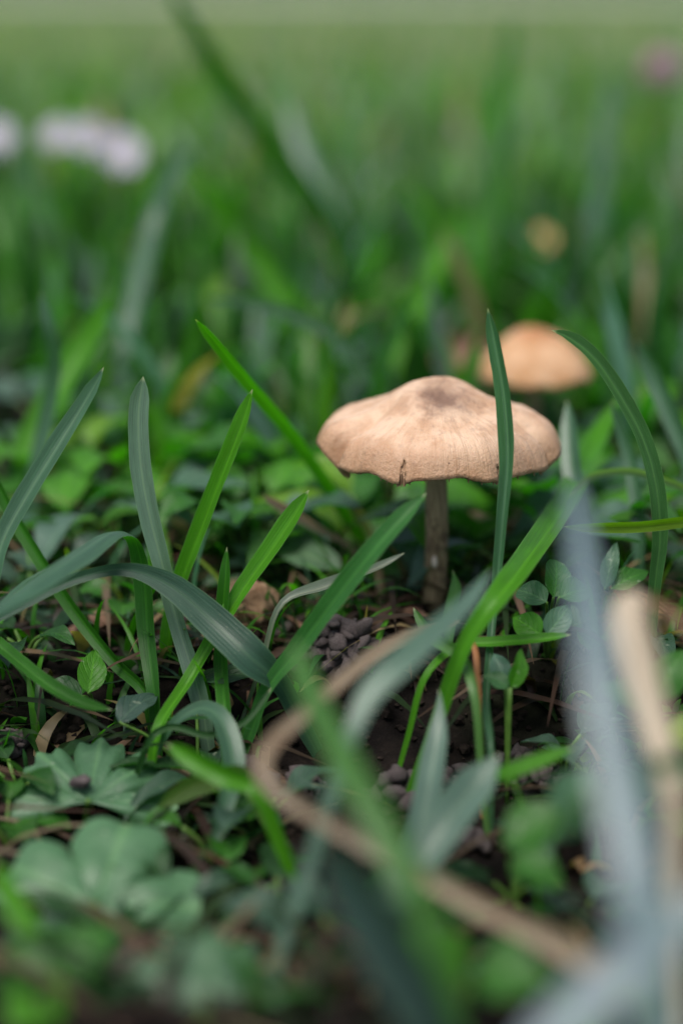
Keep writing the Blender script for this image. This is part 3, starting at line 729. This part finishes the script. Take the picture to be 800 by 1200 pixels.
rng = random.Random(5)
def scatter(kinds, group, pix, smin, smax, marks):
    protos = []
    for i, (lab, nl, L, wd, cols, shp, rise, stalk) in enumerate(kinds): protos.append(weed((0, 0, 0), i + 1, nl, L, wd, lab, group, cols, shp, rise, stalk))
    fresh = set(range(len(kinds)))
    for i, (px, py) in enumerate(pix):
        q = W(px, py, ground_D(px, py)); q.z = gh(q.x, q.y); k = i % len(kinds)
        if k in fresh: o = protos[k]; fresh.discard(k)
        else: o = copy_tree(protos[k])
        o.location = q * S; o.rotation_euler = (0, 0, rng.uniform(0, 6.28)); sc_ = rng.uniform(smin, smax); o.scale = (sc_, sc_, sc_)
        o['label'] = kinds[k][0] + ' ' + min(marks, key=lambda m: math.hypot(m[0] - px, m[1] - py))[2]
scatter([
  ('blurred green weed with four long pointed leaves', 4, 1.6, .8, ['G', (.05, .14, .03)], 'ovate', (.3, 1.0), .9),
  ('blurred bright yellow-green weed with pointed leaves', 5, 1.3, .75, ['B', 'B', (.10, .22, .015)], 'ovate', (.4, 1.1), .8),
  ('blurred round-leaved green weed', 6, 1.1, .95, ['G', 'B'], 'round', (.4, 1.2), .9),
  ('blurred grey-green weed with broad leaves', 5, 1.5, .9, ['L', (.08, .15, .11)], 'ovate', (.3, .9), .9),
  ('blurred mixed green weed with many small leaves', 7, 1.0, .6, ['G', 'B', 'L'], 'ovate', (.3, 1.3), 1.0)],
  'broad-leaved weeds in the grass behind the mushroom',
  [(30, 640), (90, 610), (180, 600), (60, 520), (150, 560), (330, 640), (390, 600), (300, 600), (270, 550), (330, 500), (200, 500), (420, 620), (460, 600), (560, 600), (620, 560), (700, 560), (780, 540), (640, 640), (740, 650), (690, 500), (790, 450),
   (100, 470), (330, 440), (380, 430), (30, 430), (220, 430), (260, 390), (450, 400), (740, 380), (780, 330), (100, 380), (180, 350), (520, 350), (320, 350), (20, 330), (60, 280), (700, 330), (430, 330), (240, 655), (290, 665), (370, 665), (440, 668), (560, 650), (600, 690), (670, 680), (720, 690), (780, 640), (20, 600), (140, 650), (520, 560), (480, 640), (250, 610), (600, 610)], .75, 1.15,
  [(60, 560, 'behind the leaning grey-green blade'), (180, 570, 'behind the upright blue-grey blade'), (310, 620, 'behind the short bright blade'), (330, 470, 'behind the long narrow slanting blade'), (440, 630, 'beside the mushroom stem'), (560, 620, 'beside the tall slender blade'), (690, 640, 'around the round clover leaves'), (770, 560, 'behind the arching dark blade'), (650, 520, 'at the foot of the smaller orange mushroom'), (740, 370, 'beyond the arching dark blade'), (60, 430, 'around the wide bright blurred blade'), (160, 350, 'around the pale hooked blurred blade'), (40, 290, 'below the daisies'), (470, 360, 'beyond the tan cap'), (250, 410, 'around the pale blade lying across')])
scatter([  # leaf colours darkened to carry the shade low among the plants
  ('low dark green weed with small pointed leaves', 5, .7, .35, ['D', (.02, .085, .012)], 'ovate', (.1, .45), .4),
  ('low grey-green weed with small oval leaves', 5, .65, .42, [(.03, .075, .045), (.04, .085, .055)], 'ovate', (.1, .5), .4),
  ('low bright green seedling with round leaves', 4, .5, .42, ['G', (.03, .12, .01)], 'round', (.2, .5), .35),
  ('low dark weed with long narrow leaves', 6, 1.0, .3, ['D', (.03, .07, .04)], 'ovate', (.05, .4), .3)],
  'low weeds on the soil around the tufts',
  [(20, 700), (66, 715), (150, 730), (222, 716), (14, 850), (300, 985), (10, 990), (200, 1085), (330, 1085), (400, 1140), (700, 770), (760, 770), (785, 705), (690, 920), (745, 985), (600, 1060), (420, 668), (335, 690), (560, 680), (250, 885), (30, 770), (660, 836), (250, 1010), (130, 1120), (480, 1090), (680, 1090), (740, 660), (640, 690), (90, 700)], .8, 1.3,
  [(60, 705, 'beside the slanting narrow blade'), (20, 790, 'beside the low yellowed blade'), (190, 725, 'inside the tuft'), (330, 690, 'beside the brown clod'), (20, 880, 'beside the crinkled lobed leaf'), (10, 1000, 'beside the soft-focus lobed leaf'), (260, 890, 'under the hooked blade'), (290, 1000, 'below the straw bend'), (200, 1100, 'around the round blurred leaf'), (400, 1130, 'under the hooked straw'), (600, 1070, 'beneath the broad blunt blade'), (700, 910, 'at the foot of the steep pale blade'), (740, 770, 'behind the cream husk'), (690, 680, 'among the round clover leaves'), (490, 675, 'by the mushroom foot')])

# leaves near the stem, placed one by one
def plant(name, loc_px, label, leaves, cat='weed', stalks=True):
    """leaves: (base px, base py, D, tip px, tip py, D, width px, colour, normal, shape)"""
    px, py = loc_px; D = ground_D(px, py); b = W(px, py, D); b.z = gh(b.x, b.y)
    e = empty(name, b, label, cat)
    for (x0, y0, d0, x1, y1, d1, wp, c, nn, shp) in leaves:
        p, q = W(x0, y0, d0), W(x1, y1, d1)
        if stalks:
            mid = b.lerp(p, .55) + Vector((0, 0, .12)); tube(e, [b + Vector((0, 0, -.08)), mid, p], .03, .02, 'stem_green', n=8, ring=6)
        leaf(e, p, q, wp * d0 / F, c, .1, .14, shp, nn, n=14)
    return e
plant('broad_leaf_weed', (462, 728), 'blue-green pointed leaf standing behind the mushroom stem', [(468, 700, 24.6, 492, 596, 25.2, 84, (.075, .15, .10), (-.4, -1, .6), 'ovate'), (462, 690, 24.4, 420, 640, 25, 50, 'G', (0, -.5, 1), 'ovate')])
plant('broad_leaf_weed', (350, 715), 'flat bright leaf with grey-green upper face behind the short bright blade', [(400, 668, 24.3, 270, 636, 25.2, 60, (.09, .17, .09), (0, -.3, 1), 'ovate'), (410, 640, 25.4, 330, 612, 26, 40, 'B', (0, -.3, 1), 'ovate')])
plant('oval_leaf_sprout', (596, 868), 'small sprout with upright oval green leaves above the black soil', [(598, 806, 20.4, 612, 760, 20.5, 26, 'B', (.5, -1, .2), 'ovate'), (596, 806, 20.4, 566, 790, 20.5, 24, (.05, .14, .05), (0, -.6, 1), 'ovate'), (592, 798, 20.6, 578, 765, 20.8, 26, (.08, .17, .12), (-.3, -.6, 1), 'ovate')])
plant('clover_plant', (640, 770), 'cluster of round clover leaves beside the pale blade', [(648, 700, 21.6, 652, 655, 21.9, 34, 'G', (.3, -1, .5), 'round'), (655, 700, 21.2, 690, 690, 21.4, 36, 'G', (.2, -.6, 1), 'round'), (640, 706, 21.4, 606, 690, 21.6, 34, (.07, .16, .08), (-.2, -.6, 1), 'round'), (634, 745, 21.0, 600, 722, 21.3, 36, 'B', (-.2, -.8, .7), 'ovate'), (640, 745, 21.0, 668, 708, 21.2, 32, (.07, .15, .09), (.2, -.8, .8), 'ovate')], 'clover')
plant('clover_plant', (716, 720), 'narrow upright folded leaf beside the arching dark blade', [(708, 690, 22.2, 722, 634, 22.4, 22, 'L', (-.3, -1, .3), 'ovate'), (716, 690, 22.2, 760, 668, 22.4, 30, 'G', (.2, -.5, 1), 'ovate')], 'clover')
plant('broad_leaf_weed', (110, 800), 'small oval green leaf beside the slanting narrow blade', [(104, 812, 21.4, 112, 760, 21.8, 36, 'B', (.2, -1, .4), 'ovate'), (96, 816, 21.4, 50, 800, 21.4, 34, 'D', (0, -.4, 1), 'ovate')])
plant('broad_leaf_weed', (230, 830), 'dark blue-green leaf lying flat at the foot of the tuft', [(140, 846, 20.8, 185, 812, 21.4, 40, (.045, .09, .065), (0, -.3, 1), 'ovate'), (230, 800, 21.6, 330, 790, 21.6, 34, 'D', (0, -.3, 1), 'ovate')])
plant('broad_leaf_weed', (640, 1000), 'dark green leaves in the shade below the crumbly soil', [(590, 990, 16.8, 680, 950, 16.9, 70, 'G', (0, -.4, 1), 'ovate'), (600, 1010, 16.4, 660, 1040, 16.2, 60, 'G', (.2, -.4, 1), 'ovate'), (660, 960, 16.4, 690, 900, 16.6, 70, (.07, .15, .09), (.3, -.7, 1), 'ovate')])
plant('broad_leaf_weed', (560, 1160), 'blurred green leaves under the hooked straw', [(540, 1150, 14.4, 470, 1090, 14.4, 80, 'B', (0, -.5, 1), 'ovate'), (560, 1140, 14.2, 640, 1150, 14, 90, 'G', (0, -.5, 1), 'ovate'), (540, 1170, 14.0, 460, 1190, 13.8, 90, 'G', (0, -.5, 1), 'ovate')])
plant('broad_leaf_weed', (720, 1190), 'blurred yellow-green leaves under the sweeping pale blade', [(720, 1180, 13.4, 780, 1120, 13.6, 90, 'Y', (0, -.5, 1), 'ovate'), (700, 1180, 13.4, 640, 1220, 13.2, 90, 'G', (0, -.5, 1), 'ovate')])
plant('broad_leaf_weed', (60, 1180), 'blurred dark green leaves beneath the lobed leaves', [(60, 1150, 15, 0, 1110, 15.2, 80, 'G', (0, -.5, 1), 'ovate'), (70, 1150, 15, 130, 1080, 15.4, 80, 'G', (0, -.6, 1), 'ovate'), (50, 1180, 14.6, 10, 1200, 14.2, 80, 'B', (0, -.6, 1), 'ovate')])
plant('broad_leaf_weed', (760, 830), 'soft green leaves behind the cream husk', [(770, 820, 19.4, 800, 760, 19.6, 50, 'G', (0, -.5, 1), 'ovate'), (760, 830, 19.2, 700, 800, 19.4, 44, 'G', (0, -.5, 1), 'ovate'), (780, 850, 18.6, 830, 880, 18.4, 60, 'Y', (0, -.5, 1), 'ovate')])

# lobed (palmate) leaves lower left
def lobed_leaf(loc_px, label, cpx, cpy, D, rad, lobes, span, normal, head, col, pleat=.055, notch=.2, crenate=3):
    px, py = loc_px; gD = ground_D(px, py); b = W(px, py, gD); b.z = gh(b.x, b.y)
    e = empty('lobed_leaf', b, label, 'leaf')
    c = W(cpx, cpy, D); n = Vector(normal).normalized()
    fw = Vector((math.sin(head), math.cos(head), 0)); fw = (fw - n * fw.dot(n)).normalized(); sd_ = fw.cross(n)
    NA, NR = 150, 14; v, uv, f = [], [], []
    for i in range(NA + 1):
        q = i / NA; ang = (q - .5) * span; lp = q * lobes; fr = lp % 1 if q < 1 else 1.0
        bell = abs(math.sin(PI * fr)) ** .3
        R = rad * (1 - notch + notch * bell) * (1 + .07 * math.cos(ang * .8)) * (1 + .05 * math.cos(2 * PI * lp * crenate + PI)) * (.86 + .14 * math.cos(ang * .55))
        for j in range(NR + 1):
            s = j / NR
            z = pleat * rad * s * (abs(math.sin(PI * fr)) ** .8 - .55) - .18 * rad * s * s + .05 * rad * noise.noise(Vector((ang * 2, s * 3, rad)))
            p = c + fw * (math.cos(ang) * R * s) + sd_ * (math.sin(ang) * R * s) + n * z
            v.append(p - b); uv.append((fr, s))
    for i in range(NA):
        for j in range(NR): a = i * (NR + 1) + j; f.append((a, a + NR + 1, a + NR + 2, a + 1))
    o = link('blade', mesh(v, f, uv), M['lobed'], e); o.color = (*col, 1)
    tube(e, [b + Vector((0, 0, -.08)), b.lerp(c, .6) + Vector((0, .05, .1)), c], .05, .04, 'stem_green', n=9)
    return e
lobed_leaf((100, 965), 'crinkled five-lobed grey-green leaf with a soil crumb on it', 104, 940, 19.9, 1.06, 5, math.radians(210), (.05, -.42, 1), math.radians(0), (.062, .15, .068))
lobed_leaf((110, 1085), 'soft-focus lobed grey-green leaf in front of the crinkled one', 112, 1062, 17.7, 1.2, 3, math.radians(215), (.08, -.5, 1), math.radians(8), (.062, .15, .066), notch=.34, crenate=2)
lobed_leaf((240, 1210), 'round blurred green leaf in front of the soft-focus lobed leaf', 238, 1190, 14.9, .86, 3, math.radians(220), (.1, -.5, 1), math.radians(0), (.04, .10, .045), notch=.12)

# ------------------------------------------------------------------ worm casts, crumbs, clods
def pebble(seed, stretch=(1, 1, 1), sub=2, amp=.22):
    bm = bmesh.new(); bmesh.ops.create_icosphere(bm, subdivisions=sub, radius=1)
    for q in bm.verts:
        k = 1 + amp * noise.noise(q.co * 1.3 + Vector((seed * 7, 0, 0))) + amp * .55 * noise.noise(q.co * 3.4 + Vector((seed, 3, 0)))
        q.co = Vector((q.co.x * stretch[0], q.co.y * stretch[1], q.co.z * stretch[2])) * k * S
    me = bpy.data.meshes.new('pellet'); bm.to_mesh(me); bm.free(); me.polygons.foreach_set('use_smooth', [True] * len(me.polygons)); return me
pel = [pebble(i, ((1, 1, 1), (1.35, .9, .85), (1.1, .85, .95), (1.6, .8, .8), (.9, 1.2, .8), (1.9, .75, .7))[i], 2, .42) for i in range(6)]
for m_ in pel: m_.materials.append(M['cast'])
def worm_cast(px, py, wpx, hpx, n, r, label, seed):
    rng = random.Random(seed); D = ground_D(px, py); b = W(px, py, D); b.z = gh(b.x, b.y)
    e = empty('worm_cast', b, label, 'worm cast')
    wx = wpx * D / F / 2; H = hpx * D / F
    core = link('core', pebble(seed + .5, (wx * .62, wx * .5, H * .5), 3, .3), M['cast'], e, (0, 0, H * .05))
    for k in range(n):
        a = rng.uniform(0, 2 * PI); q = math.sqrt(rng.random())
        x, y = wx * q * math.cos(a), wx * .75 * q * math.sin(a); z = H * (1 - q * q) * rng.uniform(.45, .9) + .03
        o = link('pellet', pel[rng.randrange(6)], None, e, (x, y, z)); s = r * rng.choice((.45, .7, .85, 1, 1.15, 1.35))
        o.scale = (s * rng.uniform(.8, 1.25), s, s * rng.uniform(.8, 1.1)); o.rotation_euler = (rng.uniform(-1, 1), rng.uniform(-1, 1), rng.uniform(0, 6.28))
    return e
worm_cast(402, 778, 118, 66, 84, .098, 'grey-brown worm cast of rounded pellets at the mushroom foot', 1)
worm_cast(293, 858, 76, 58, 34, .112, 'purplish worm cast of plump pellets under the drooping broad blade', 2)
worm_cast(470, 856, 80, 48, 34, .11, 'dim grey worm cast half hidden under the green blurred blade', 3)
worm_cast(612, 895, 100, 46, 70, .078, 'dark fine-grained worm cast beside the thin russet stalk', 4)
worm_cast(352, 842, 70, 34, 30, .10, 'low scattered worm cast between the two grey-brown piles', 9)
worm_cast(530, 838, 80, 30, 34, .085, 'flat dark worm cast spread out below the mushroom stem', 10)
worm_cast(345, 1045, 60, 34, 20, .10, 'small dark worm cast in the shade below the straw bend', 5)
worm_cast(545, 990, 50, 26, 16, .09, 'small black worm cast by the broad grey-green blade', 6)
worm_cast(12, 815, 40, 22, 12, .11, 'grey-brown worm cast beside the low yellowed blade', 8)
lump = link('soil_lump', pebble(21, (.12, .09, .08), 3, .55), M['cast'], None, W(96, 918, 20.0) + Vector((0, 0, .03))); tag(lump, 'little grey-brown soil crumb lying on the crinkled lobed leaf', 'soil crumb')
q = W(306, 708, 23.2)
clod = link('brown_clod', pebble(31, (.22, .2, .34), 3, .5), M['clod'], None, Vector((q.x, q.y, max(q.z, gh(q.x, q.y) + .2)))); tag(clod, 'rough reddish-brown clod behind the short bright blade', 'clod')
# soil crumbs: one joined mesh
def crumbs():
    rng = random.Random(77); bm = bmesh.new(); V_, F_ = [], []
    t = bmesh.new(); bmesh.ops.create_icosphere(t, subdivisions=1, radius=1); tv = [v.co.copy() for v in t.verts]; tf = [tuple(v.index for v in f.verts) for f in t.faces]; t.free()
    for k in range(6500):
        y = rng.uniform(12.5, 30); x = rng.uniform(-1, 1) * (y * .3 + 1)
        r = rng.choice([.02, .03, .04, .05, .06, .09]) * rng.uniform(.7, 1.4); z = gh(x, y) + r * .5; o = len(V_)
        st = Vector((rng.uniform(.7, 1.4), rng.uniform(.7, 1.4), rng.uniform(.6, 1)))
        for c in tv:
            d = 1 + .35 * noise.noise(c * 1.7 + Vector((k, 0, 0))); V_.append((x + c.x * r * d * st.x, y + c.y * r * d * st.y, z + c.z * r * d * st.z))
        F_ += [tuple(i + o for i in f) for f in tf]
    bm.free(); return mesh(V_, F_, smooth=False)
tag(link('soil_crumbs', crumbs(), M['soil']), 'dark crumbs of soil scattered over the ground', 'soil', kind='stuff')

# dead leaves
def dead_leaf(label, px, py, L, wd, ang, seed, D=None, col=(.2, .1, .055), lift=.1, tilt=(0, 0, 1)):
    D = D or ground_D(px, py); b = W(px, py, D); b.z = gh(b.x, b.y) + lift
    e = empty('dead_leaf', b, label, 'dead leaf')
    d = Vector((math.cos(ang), math.sin(ang), 0)); rng = random.Random(seed)
    l = leaf(e, b - d * L / 2, b + d * L / 2 + Vector((0, 0, rng.uniform(0, .3) * L)), wd, col, .08, .22, 'ovate', tilt, mat='deadleaf')
    tube(e, [b - d * L / 2 - d * .3 + Vector((0, 0, -lift * .8)), b - d * L / 2 - d * .1, b - d * L / 2], .018, .018, 'deadleaf', 'stalk', n=5, ring=5)
    return e
dead_leaf('rusty dead leaf standing in the grass behind the leaning grey-green blade', 62, 585, 1.0, .7, .6, 1, lift=.5, tilt=(0, -1, .4))
dead_leaf('brown dead leaf in front of the smaller orange mushroom', 540, 470, 1.3, .8, .2, 2, lift=.9, tilt=(0, -1, .6))
dead_leaf('tan dead leaf lying under the tuft with the folded blade', 128, 752, 1.3, .6, .3, 3, lift=.12)
dead_leaf('brown dead leaf behind the slim upright blade', 240, 775, 1.2, .5, -.4, 4, lift=.1)
dead_leaf('curled dark dead leaf beside the crinkled lobed leaf', 200, 885, 1.1, .6, .1, 5, lift=.08)
dead_leaf('pale brown dead leaf behind the mushroom stem', 600, 640, 1.2, .5, .3, 6, lift=.12)
dead_leaf('brown dead leaf lying at the foot of the drooping blade', 300, 740, 1.1, .6, .8, 7, lift=.1)
dead_leaf('straw-coloured dead leaf scrap at the mushroom foot', 470, 735, 1.0, .4, -.2, 8, lift=.1)

# ------------------------------------------------------------------ flowers far back
pm_v, pm_f = [], []
for i in range(7):
    q = i / 6; wpt = .16 * math.sin(PI * min(.96, q * .85 + .12)) ** .6
    for k in range(3): u = k - 1; pm_v.append((u * wpt, .18 + q * .95, .10 * math.sin(q * 2.2) + .05 * abs(u)))
for i in range(6):
    for k in range(2): a = i * 3 + k; pm_f.append((a, a + 1, a + 4, a + 3))
petal_me = mesh(pm_v, pm_f, name='petal'); petal_me.materials.append(M['petal'])
disc_me = pebble(41, (.24, .24, .12), 2, .2); disc_me.materials.append(M['disc'])
def daisy(px, py, D, sc, tilt, label, seed):
    head = W(px, py, D); b = Vector((head.x + .3, head.y + .3, 0)); b.z = gh(b.x, b.y); rng = random.Random(seed)
    e = empty('daisy', b, label, 'flower', None)
    tube(e, [b + Vector((0, 0, -.1)), b.lerp(head, .5) + Vector((.1, 0, .2)), head], .07, .05, 'stem_green')
    T = Matrix.Translation((head - b) * S) @ Matrix.Rotation(tilt[0], 4, 'X') @ Matrix.Rotation(tilt[1], 4, 'Y') @ Matrix.Scale(sc, 4)
    d = link('disc', disc_me, None, e); d.matrix_local = T
    for k in range(20):
        p = link('petal', petal_me, None, e); p.matrix_local = T @ Matrix.Rotation(2 * PI * k / 20 + rng.uniform(-.08, .08), 4, 'Z') @ Matrix.Rotation(rng.uniform(-.15, .15) + (.08 if k % 2 else 0), 4, 'X')
daisy(142, 178, 44, .60, (1.0, .25), 'pale lilac-white daisy, the fullest of the crowded three at the lawn edge', 1)
daisy(102, 160, 45, .50, (1.1, -.3), 'pale lilac-white daisy wedged between two others', 4)
daisy(68, 158, 47, .48, (.9, -.3), 'pale lilac-white daisy at the thin end of the crowded three', 2)
daisy(-6, 160, 46, .55, (.9, .3), 'pale lilac-white daisy standing apart from the crowded three', 3)
def clover_head(px, py, D, r, label):
    head = W(px, py, D); b = Vector((head.x, head.y + .2, 0)); b.z = gh(b.x, b.y)
    e = empty('clover_flower', b, label, 'flower')
    tube(e, [b + Vector((0, 0, -.1)), b.lerp(head, .5) + Vector((.12, 0, 0)), head], .07, .05, 'stem_green')
    rng = random.Random(3); fm = pebble(51, (.13, .13, .36), 1, .15); fm.materials.append(M['pink'])
    for k in range(46):
        z = 1 - 1.75 * (k + .5) / 46; a = k * 2.39996; q = math.sqrt(max(0, 1 - z * z)); dirn = Vector((q * math.cos(a), q * math.sin(a), z))
        o = link('floret', fm, None, e, head - b + dirn * r * .62); o.rotation_euler = dirn.to_track_quat('Z', 'Y').to_euler(); o.scale = (r, r, r)
clover_head(775, 82, 62, .8, 'pink clover flower head out on the lawn')
